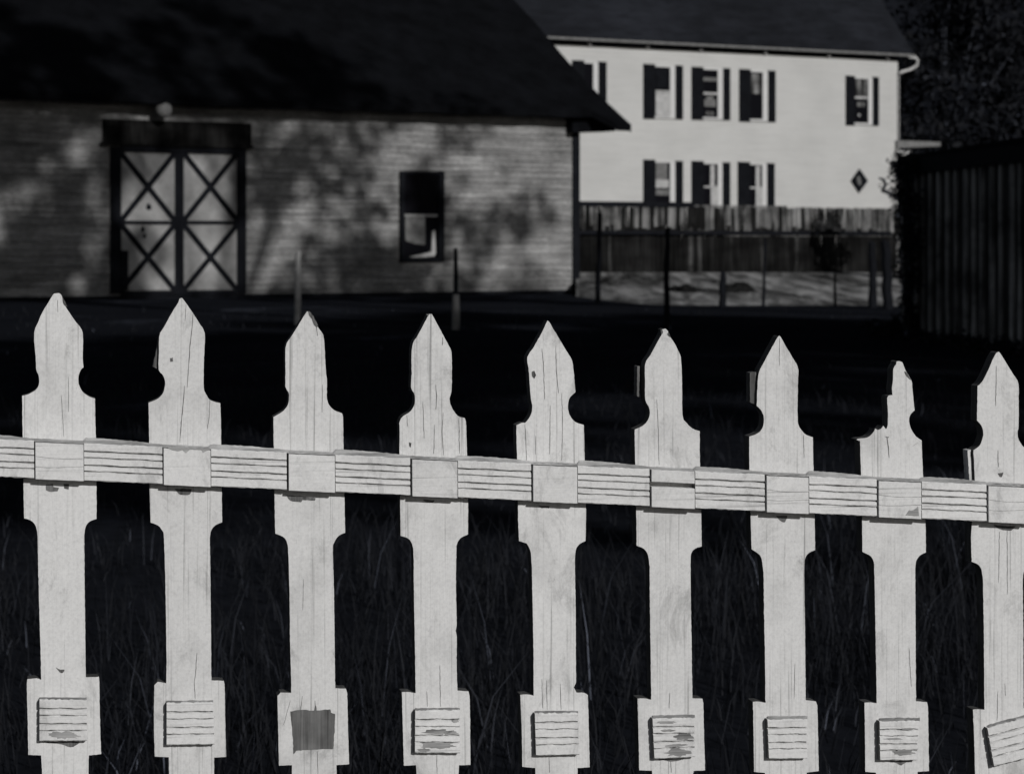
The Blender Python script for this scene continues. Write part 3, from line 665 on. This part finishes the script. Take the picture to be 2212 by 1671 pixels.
house_window(1597, 1621, 1647, 1658, 1675, 150, 263, 205, [(1622, 160, 1643, 203, 'plank_hi'), (1647, 205, 1653, 256, 'glass')], 'dark upper window nearest the middle of the wall')
house_window(1827, 1846, 1875, 1884, 1898, 164, 271, 215, [(1848, 170, 1873, 208, 'plank_hi'), (1846, 209, 1875, 214, 'white_trim'), (1851, 221, 1867, 231, 'plank_hi')], 'upper window by the right corner of the house')
house_window(1390, 1415, 1447, 1458, 1475, 345, 468, 405, [(1416, 351, 1441, 389, 'curtain_grey'), (1416, 389, 1444, 406, 'curtain'), (1416, 410, 1446, 422, 'curtain_grey')], 'lower window with a grey blind, leftmost')
house_window(1494, 1520, 1550, 1560, 1577, 348, 470, 405, [(1534, 357, 1543, 402, 'curtain'), (1518, 402, 1550, 406, 'white_trim'), (1535, 406, 1550, 462, 'curtain')], 'lower window with a narrow pale curtain, in the middle of three')
house_window(1594, 1620, 1646, 1656, 1673, 350, 472, 405, [(1632, 359, 1641, 404, 'curtain'), (1618, 404, 1646, 408, 'white_trim'), (1632, 408, 1646, 464, 'curtain')], 'lower window with a narrow pale curtain, right of three')
# small white disc low in the right hand window
mb = MB(); c = HP.pix(1855, 249, .03); mb.add([c + (HP.d * math.cos(q * math.pi / 6) + Vector((0, 0, 1)) * math.sin(q * math.pi / 6)) * .055 + HP.n * (.005) for q in range(12)], [tuple(range(11, -1, -1)), tuple(range(12))]); o = mb.build('white_window_spot', M['white_trim'], house)
# diamond window
mb = MB(); cx_, cy_ = 1856.5, 391
HP.prism(mb, [(cx_, cy_ - 26), (cx_ + 18, cy_), (cx_ - 1, cy_ + 26), (cx_ - 18, cy_)], .06, 0); dw = mb.build('diamond_window', M['shutter'], house)
mb = MB(); HP.prism(mb, [(cx_ - 6, cy_ - 7), (cx_ - 1, cy_ - 11), (cx_ + 3, cy_ + 1), (cx_ + 2, cy_ + 10), (cx_ - 3, cy_ + 7), (cx_ - 5, cy_ + 1)], .066, .05); mb.build('pane', M['curtain_grey'], dw)
# porch roof running off the right corner
mb = MB(); zt3 = HP.sz(1938, 304, 0)[1]
a0 = HA1 - .12; a1 = HP.sz(2026, 308, 0)[0]
mb.hexa([HP.pt(a0, zt3 - .26, -2.6), HP.pt(a1, zt3 - .26, -2.6), HP.pt(a1, zt3 - .16, .12), HP.pt(a0, zt3 - .26, .12),
         HP.pt(a0, zt3, -2.6), HP.pt(a1, zt3 - .0, -2.6), HP.pt(a1, zt3 - .02, .12), HP.pt(a0, zt3, .12)])
pr = mb.build('porch_roof', M['grey_trim'], house)
mb = MB(); HP.prism(mb, [(1934, 323), (1968, 326), (1958, 333), (1946, 337), (1935, 338)], .1, -.6); mb.build('bracket', M['white_trim'], pr)
mb = MB()
for w2 in (-.1, -2.4): mb.hexa([HP.pt(a1 - .15, 0, w2), HP.pt(a1 - .05, 0, w2), HP.pt(a1 - .05, 0, w2 + .1), HP.pt(a1 - .15, 0, w2 + .1), HP.pt(a1 - .15, zt3 - .25, w2), HP.pt(a1 - .05, zt3 - .25, w2), HP.pt(a1 - .05, zt3 - .25, w2 + .1), HP.pt(a1 - .15, zt3 - .25, w2 + .1)])
mb.build('porch_post', M['black'], house)

# ------------------------------------------------------------------ bank and plank fence
QP = Plane(1245, 61.5, 1935, 66.0)
yb = [(1245, 641), (1300, 648), (1360, 655), (1450, 660), (1600, 660), (1760, 660), (1880, 660), (2000, 664)]
def gpt(px, py): Y = H * F / (py - HOR); return Vector(((px - CX) / F * Y, Y, .004))
V = []; cols = 40
for i in range(cols + 1):
    px = 1244 + (2050 - 1244) * i / cols
    y = np.interp(px, [p[0] for p in yb], [p[1] for p in yb]); g = gpt(px, y)
    T = QP.pix(px, 588, 0); T2 = T + Vector((0, 9, -.05))
    for u in np.linspace(0, 1, 9):
        p = g.lerp(T, u); p.z = .004 + (T.z - .004) * (u ** 1.2) + random.uniform(-.015, .015) * (0 < u < 1); V.append(p)
    V.append(T2)
rows = 10; fs = [(i * rows + j, (i + 1) * rows + j, (i + 1) * rows + j + 1, i * rows + j + 1) for i in range(cols) for j in range(rows - 1)]
tag(mesh('bank', V, fs, M['bank'], smooth=True), kind='structure')
pf = empty('plank_fence', QP.pt(QP.L / 2, .4), 'old tall weathered plank fence between the barn and the white house', 'fence')
def boards(P, mb, x0, x1, yt, yb_, w0, w1, wid, jag=1.2, odd=0, bj=0):
    x = x0
    while x < x1:
        ww = wid * random.uniform(.75, 1.25); t = yt(x) + random.uniform(-jag, jag); bo = yb_(x) + random.uniform(-jag - bj, jag)
        sk = random.uniform(-1.5, 1.5); dw_ = random.uniform(0, .02)
        Pp = [P.pix(x + .5, bo, w1 + dw_), P.pix(x + ww - .4, bo, w1 + dw_), P.pix(x + ww - .4 + sk, t, w1 + dw_), P.pix(x + .5 + sk, t, w1 + dw_)]
        Qq = [p - P.n * (w1 - w0) for p in Pp]; mb.hexa([Qq[0], Qq[1], Pp[1], Pp[0], Qq[3], Qq[2], Pp[2], Pp[3]], 1 if random.random() < odd else 0); x += ww
ft = lambda x: 446 + (x - 1250) * .0065
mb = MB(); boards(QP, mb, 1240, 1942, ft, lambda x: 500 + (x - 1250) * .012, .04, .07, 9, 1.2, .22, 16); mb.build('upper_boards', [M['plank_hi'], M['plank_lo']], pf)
mb = MB(); boards(QP, mb, 1240, 1935, lambda x: 480 + (x - 1250) * .012, lambda x: 592, -.02, .03, 8, 2, .09); mb.build('lower_boards', [M['plank_lo'], M['plank_mid']], pf)  # lower course coloured dark in place of tree shade
mb = MB(); QP.pbox(mb, 1245, 436, 1500, 447, -.1, .12); mb.build('cap_board', M['black'], pf)
mb = MB(); QP.pbox(mb, 1500, 444, 1700, 447.5, -.05, .1); mb.build('cap_board', M['plank_hi'], pf)
mb = MB(); QP.pbox(mb, 1245, 499, 1925, 507, .07, .16); mb.build('middle_rail', M['black'], pf)
mb = MB(); QP.pbox(mb, 1560, 508, 1925, 511, .05, .1); mb.build('lower_rail', M['plank_hi'], pf)
mb = MB(); boards(QP, mb, 1926, 1962, lambda x: 450 + max(0, x - 1930) * 1.35, lambda x: 490 + (x - 1926) * 1.2, 0, .05, 8, 1); mb.build('sloping_boards', M['plank_hi'], pf)
# posts in front of the plank fence
def gpost(name, px, ytop, ybase, wpx, mat, label, group=None, leanx=0, sq=False, taper=.8, cat='post'):
    Y = H * F / (ybase - HOR) ; X = (px - CX) / F * Y; top = H - (ytop - HOR) * Y / F; r = wpx / 2 * Y / F
    mb = MB(); n = 7; pts = []; rad = []
    for k in range(n):
        u = k / (n - 1); pts.append((X + leanx * u * Y / F + random.uniform(-.2, .2) * r, Y, -.05 + (top + .05) * u)); rad.append(r * (1 + (taper - 1) * u) * random.uniform(.9, 1.1))
    pts.append((pts[-1][0] + r * .2, Y, top + .03)); rad.append(r * .45)
    mb.tube(pts, rad, 5 if sq else 7)
    o = mb.build(name, mat, None, loc=(X, Y, 0)); return tag(o, label, cat, group)
gpost('wooden_stake', 641, 546, 702, 14, M['pale_wood'], 'pale wooden stake standing in the field before the barn, left of its window', 'stakes in the field', 3, cat='stake')
dst = gpost('wooden_stake', 984, 540, 712, 12, M['black'], 'dark stake in the field, its foot pale, right of the barn window', 'stakes in the field', -1, cat='stake')
mb = MB(); mb.tube([(-.80, 33.96, z) for z in (0, .15, .3, .5)], [.055, .058, .054, .046], 8); mb.build('worn_foot', M['curtain_grey'], dst)
gpost('fence_post', 1290, 462, 655, 13, M['black'], 'leaning dark post beside the barn corner', 'dark posts before the plank fence', 6)
gpost('fence_post', 1439, 497, 712, 15, M['black'], 'tallest dark post, under the first lower window', 'dark posts before the plank fence', 1)
gpost('fence_post', 1560, 590, 662, 17, M['black'], 'thick short dark post below the middle lower window', 'dark posts before the plank fence')
gpost('fence_post', 1648, 520, 660, 8, M['black'], 'thin dark post below the right lower window', 'dark posts before the plank fence', 4)
gpost('fence_post', 1803, 592, 661, 7, M['black'], 'thinnest short dark post near the right end of the bank', 'dark posts before the plank fence')
gpost('gate_post', 1883, 525, 664, 20, M['black'], 'thick dark gate post at the right end of the lit bank', 'dark posts before the plank fence', 0)
gpost('gate_post', 1918, 522, 668, 26, M['black'], 'dark stump like post beside the shed wall', 'dark posts before the plank fence', -6)
# rubble heap that darkens the bank left of the thick post
V = []; fs = []
def lump(mb, c, rx, ry, rz, m=0):
    n = 10; V = []; fs = []
    for j in range(6):
        for i in range(n):
            th = math.pi * j / 10; rr = random.uniform(.85, 1.15)
            V.append(Vector(c) + Vector((rx * math.cos(2 * math.pi * i / n) * math.cos(th) * rr, ry * math.sin(2 * math.pi * i / n) * math.cos(th) * rr, rz * math.sin(th) * rr)))
    for j in range(5):
        for i in range(n): fs.append((j * n + i, j * n + (i + 1) % n, (j + 1) * n + (i + 1) % n, (j + 1) * n + i))
    fs.append(tuple(range(5 * n, 6 * n))); mb.add(V, fs, m)
mb = MB(); g = gpt(1520, 645)
for k in range(7): lump(mb, (g.x + random.uniform(-.7, .8), g.y + random.uniform(-.3, .3), .02), random.uniform(.2, .5), .4, random.uniform(.15, .34))
tag(mb.build('brush_heap', M['plank_lo'], None, loc=(g.x, g.y, 0)), 'low dark heap of brush lying on the pale bank', 'brush heap')

# ------------------------------------------------------------------ dark board shed on the right
SP = Plane(1950, 31.5, 2211, 26.3)
shed = empty('shed', SP.pt(SP.L / 2, 0), 'dark shed of upright boards at the right edge', 'shed')
mb = MB(); A1 = SP.L + 3; zs = 2.32
SP.box(mb, 0, A1, 0, zs, -6, 0)
a = .02
while a < A1: 
    wv = random.uniform(.07, .13); SP.box(mb, a, a + wv, 0, zs - .02, 0, .03, 1); a += random.uniform(.3, .42)
mb.build('wall', [M['shed'], M['batten']], shed)
mb = MB(); SP.box(mb, -.05, A1, zs - .2, zs - .005, .032, .06); mb.build('roof_shade_strip', M['black'], shed)  # black strip painting in the shade below the shed roof
mb = MB()
mb.hexa([SP.pt(-.1, zs + .01, -6.3), SP.pt(A1 + .3, zs + .01, -6.3), SP.pt(A1 + .3, zs + .0, .06), SP.pt(-.1, zs + .0, .06),
         SP.pt(-.1, zs + .35, -6.3), SP.pt(A1 + .3, zs + .8, -6.3), SP.pt(A1 + .3, zs + .08, .06), SP.pt(-.1, zs + .05, .06)])
mb.build('roof', M['darkroof'], shed)

# ------------------------------------------------------------------ vegetation
def leaves(C, n, spread, size, up=0, flat=1.0):
    """n leaf quads scattered round the given centres; returns verts, faces"""
    C = np.asarray(C, float); idx = np.random.randint(0, len(C), n)
    d = np.random.normal(size=(n, 3)); d /= np.linalg.norm(d, axis=1)[:, None] + 1e-9
    rr = np.random.rand(n, 1) ** .5; P = C[idx] + d * rr * np.asarray(spread)
    a = np.random.normal(size=(n, 3)); a /= np.linalg.norm(a, axis=1)[:, None]
    b3 = np.cross(a, np.random.normal(size=(n, 3))); b3 /= np.linalg.norm(b3, axis=1)[:, None] + 1e-9
    s = size * (.5 + np.random.rand(n, 1)); a = a * s; b3 = b3 * s * .55
    V = np.stack([P - a, P + b3, P + a, P - b3], 1).reshape(-1, 3)
    Fc = np.arange(4 * n).reshape(n, 4); return V, Fc
def tree(name, x, y, h, crown, rad, nclump, nleaf, size, label, cat, group, mat, csp=1.0, trunk_r=.22, leanv=(0, 0)):
    r = empty(name, (x, y, 0), label, cat, group)
    cx0, cy0, cz0 = crown; C = []
    while len(C) < nclump:
        p = np.random.uniform(-1, 1, 3)
        if .15 < np.linalg.norm(p) < 1: C.append((cx0 + p[0] * rad[0], cy0 + p[1] * rad[1], cz0 + p[2] * rad[2]))
    V, Fc = leaves(C, nleaf, (csp, csp, csp * .75), size)
    me = bpy.data.meshes.new('crown'); me.from_pydata((V - np.array([x, y, 0])).tolist(), [], Fc.tolist()); me.materials.append(mat)
    o = bpy.data.objects.new('crown', me); COL.objects.link(o); o.parent = r
    mb = MB(); T = Vector((cx0, cy0, cz0 - rad[2] * .2)); B = Vector((x, y, -.1)); n = 6
    pts = [B.lerp(T, k / n) + Vector((random.uniform(-.1, .1), random.uniform(-.1, .1), 0)) * (k > 0) for k in range(n + 1)]
    mb.tube(pts, [trunk_r * (1.2 - .85 * k / n) for k in range(n + 1)], 8)
    for c in C[:min(14, nclump)]:
        k = random.randint(4, n - 1); s = pts[k]; e = Vector(c); mid = s.lerp(e, .5) + Vector((0, 0, .3)); mb.tube([s, mid, e], [trunk_r * .4, trunk_r * .25, trunk_r * .08], 5)
    mb.build('trunk', M['bark'], r, smooth=True); return r
# trees behind the house and shed
far = [(17.5, 96, 16, 4.6), (22.5, 100, 17, 5), (28, 95, 15, 5), (14.5, 108, 18, 5), (36, 104, 16, 6), (-16, 98, 16, 5), (-28, 92, 15, 6)]
FL = ['dark leafy tree just right of the house roof', 'dark tree at the upper right edge behind the shed', 'dark tree beyond the right edge of the view', 'dark tree directly behind the house', 'dark tree far out on the right', 'dark tree hidden behind the barn', 'dark tree far out on the left behind the barn']
for k, (x, y, h, r) in enumerate(far):
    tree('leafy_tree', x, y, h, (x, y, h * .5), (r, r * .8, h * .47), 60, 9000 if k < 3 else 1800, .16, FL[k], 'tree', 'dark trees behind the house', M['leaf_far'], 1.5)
# shade trees standing outside the view: beside the shed and, added to darken the field, behind the photographer
tree('shade_tree', 12.4, 30.5, 19, (12.4, 30.5, 14.6), (4.6, 4, 5), 42, 2700, .2, 'tall tree beside the shed whose crown shades the barn', 'tree', 'shade trees around the field', M['leaf'], 1.0)
tree('shade_tree', 10.6, 21.0, 21, (12.4, 22.5, 22.2), (3.4, 3, 2.6), 26, 700, .3, 'tall tree in front of the shed with a small sparse crown', 'tree', 'shade trees around the field', M['leaf'], 1.0)
tree('shade_tree', 6.9, 21.6, 20, (6.9, 22.3, 18), (2.5, 2.5, 4.8), 32, 2600, .26, 'slender tall tree nearest the view edge before the shed', 'tree', 'shade trees around the field', M['leaf'], .9)
tree('shade_tree', 16.5, -12.5, 23, (13.5, -15, 18.6), (7.5, 4, 4.2), 70, 7000, .3, 'tall unseen tree added for shade behind the photographer with a high crown', 'tree', 'shade trees around the field', M['leaf'], 1.3)
tree('shade_tree', 31, -14, 28, (31, -15, 22), (6.5, 5, 7), 70, 7000, .34, 'tall unseen tree added for shade behind the photographer, farthest right', 'tree', 'shade trees around the field', M['leaf'], 1.3)
tree('shade_tree', 22, -14, 23, (23, -15, 18.5), (6.5, 5, 6), 70, 7000, .3, 'tallest unseen tree added for shade behind the photographer, farther right', 'tree', 'shade trees around the field', M['leaf'], 1.3)
# shrub and vine at the house corner
sh = gpt(1940, 615); shx = []
Ysh = 62.0
def at(px, py, Y): return Vector(((px - CX) / F * Y, Y, H - (py - HOR) * Y / F))
C = [at(px, py, Ysh + random.uniform(-.3, .3)) for px, py in ((1950, 350), (1945, 370), (1952, 395), (1958, 420), (1955, 450), (1962, 480), (1965, 520), (1960, 560), (1950, 590), (1970, 610), (1975, 380), (1980, 430), (1985, 480), (1985, 540), (1940, 620), (1975, 350), (1900, 400), (1908, 408))]
shr = empty('vine_bush', at(1955, 650, Ysh), 'dark climbing bush between the white house corner and the shed', 'bush')
shr.location.z = 0
V, Fc = leaves(C[:16], 4200, (.42, .3, .4), .055)
V2, F2 = leaves(C[16:] + [at(1925, 420, Ysh)], 60, (.1, .1, .12), .035)
V = np.concatenate([V, V2]); Fc = np.concatenate([Fc, F2 + len(Fc) * 4])
me = bpy.data.meshes.new('foliage'); me.from_pydata((V - np.array(shr.location)).tolist(), [], Fc.tolist()); me.materials.append(M['leaf_far'])
o = bpy.data.objects.new('foliage', me); COL.objects.link(o); o.parent = shr
mb = MB()
mb.tube([at(1955, 640, Ysh), at(1960, 560, Ysh), at(1958, 480, Ysh), at(1950, 440, Ysh), at(1935, 424, Ysh), at(1915, 415, Ysh), at(1903, 412, Ysh)], [.09, .08, .08, .07, .06, .05, .04], 6)
mb.tube([at(1904, 412, Ysh), at(1912, 400, Ysh), at(1908, 388, Ysh), at(1897, 385, Ysh)], [.035, .045, .045, .02], 6)
mb.build('stem', M['bark'], shr, smooth=True)
# vine hanging over the left edge of the shed, with bare stems
Yv = 30.6
C = [at(px, py, Yv + random.uniform(-.25, .1)) for px, py in ((1946, 352), (1952, 372), (1958, 392), (1950, 420), (1957, 446), (1962, 470), (1955, 500), (1962, 530), (1968, 560), (1958, 590), (1966, 620), (1958, 650), (1972, 680), (1985, 700), (1975, 600), (1978, 520), (1975, 440), (1970, 365), (1940, 700), (1930, 715))]
vn = empty('hanging_vine', (at(1960, 700, Yv).x, Yv, 0), 'dark ragged vine hanging over the left edge of the board shed', 'vine')
V, Fc = leaves(C, 3000, (.13, .12, .16), .028)
me = bpy.data.meshes.new('foliage'); me.from_pydata((V - np.array(vn.location)).tolist(), [], Fc.tolist()); me.materials.append(M['leaf_far'])
o = bpy.data.objects.new('foliage', me); COL.objects.link(o); o.parent = vn
mb = MB(); mb.tube([at(1962, 722, Yv), at(1960, 600, Yv), at(1966, 480, Yv), at(1955, 400, Yv), at(1950, 350, Yv)], [.05, .045, .04, .03, .02], 6)
for q_ in ((560, 2030, 520), (500, 2060, 494), (440, 2015, 400), (610, 2040, 640)):
    mb.tube([at(1962, q_[0], Yv), at((1962 + q_[1]) / 2, (q_[0] + q_[2]) / 2 - 8, Yv - .3), at(q_[1], q_[2], Yv - .5)], [.022, .016, .006], 5)
mb.build('stem', M['bark'], vn, smooth=True)
# weeds along the foot of the shed
C = [tuple(SP.pt(a_, random.uniform(0, .12), random.uniform(.05, .4))) for a_ in np.linspace(-.4, SP.L + 2.5, 46)]
V, Fc = leaves(C, 2600, (.2, .2, .12), .035)
me = bpy.data.meshes.new('weeds'); me.from_pydata(V.tolist(), [], Fc.tolist()); me.materials.append(M['leaf_far'])
o = bpy.data.objects.new('weeds', me); COL.objects.link(o); tag(o, 'dark weeds growing along the foot of the board shed', 'weeds', kind='stuff')
# grass
def blades(n, yr, xf, hr, wd, bias=1.0):
    y = yr[0] + (yr[1] - yr[0]) * np.random.rand(n) ** bias; x = (np.random.rand(n) * 2 - 1) * (xf[0] + xf[1] * y)
    cl = np.sin(x * 2.1 + 1.3 * np.sin(y * 1.7)) * np.sin(y * 1.9 + x) ; keep = np.random.rand(n) < .55 + .45 * cl; x = x[keep]; y = y[keep]; n = len(x); cl = cl[keep]
    h = hr[0] + (hr[1] - hr[0]) * np.random.rand(n) ** 2.2; h *= .8 + .35 * cl
    az = np.random.rand(n) * 2 * np.pi; ln = np.random.rand(n) * .55 * h + .02; dx, dy = np.cos(az) * ln, np.sin(az) * ln
    fa = np.random.rand(n) * np.pi; wx, wy = np.cos(fa) * wd, np.sin(fa) * wd
    z = np.zeros(n); B = np.stack([x, y, z], 1); W = np.stack([wx, wy, z], 1)
    Mm = B + np.stack([dx * .3, dy * .3, h * .55], 1); T = B + np.stack([dx, dy, h], 1)
    V = np.stack([B - W, B + W, Mm - W * .75, Mm + W * .75, T], 1).reshape(-1, 3)
    i = np.arange(n)[:, None] * 5; return V, np.concatenate([i + np.array([[0, 1, 3, 2]])], 0), i + np.array([[2, 3, 4]])
VV = []; FF = []; off = 0
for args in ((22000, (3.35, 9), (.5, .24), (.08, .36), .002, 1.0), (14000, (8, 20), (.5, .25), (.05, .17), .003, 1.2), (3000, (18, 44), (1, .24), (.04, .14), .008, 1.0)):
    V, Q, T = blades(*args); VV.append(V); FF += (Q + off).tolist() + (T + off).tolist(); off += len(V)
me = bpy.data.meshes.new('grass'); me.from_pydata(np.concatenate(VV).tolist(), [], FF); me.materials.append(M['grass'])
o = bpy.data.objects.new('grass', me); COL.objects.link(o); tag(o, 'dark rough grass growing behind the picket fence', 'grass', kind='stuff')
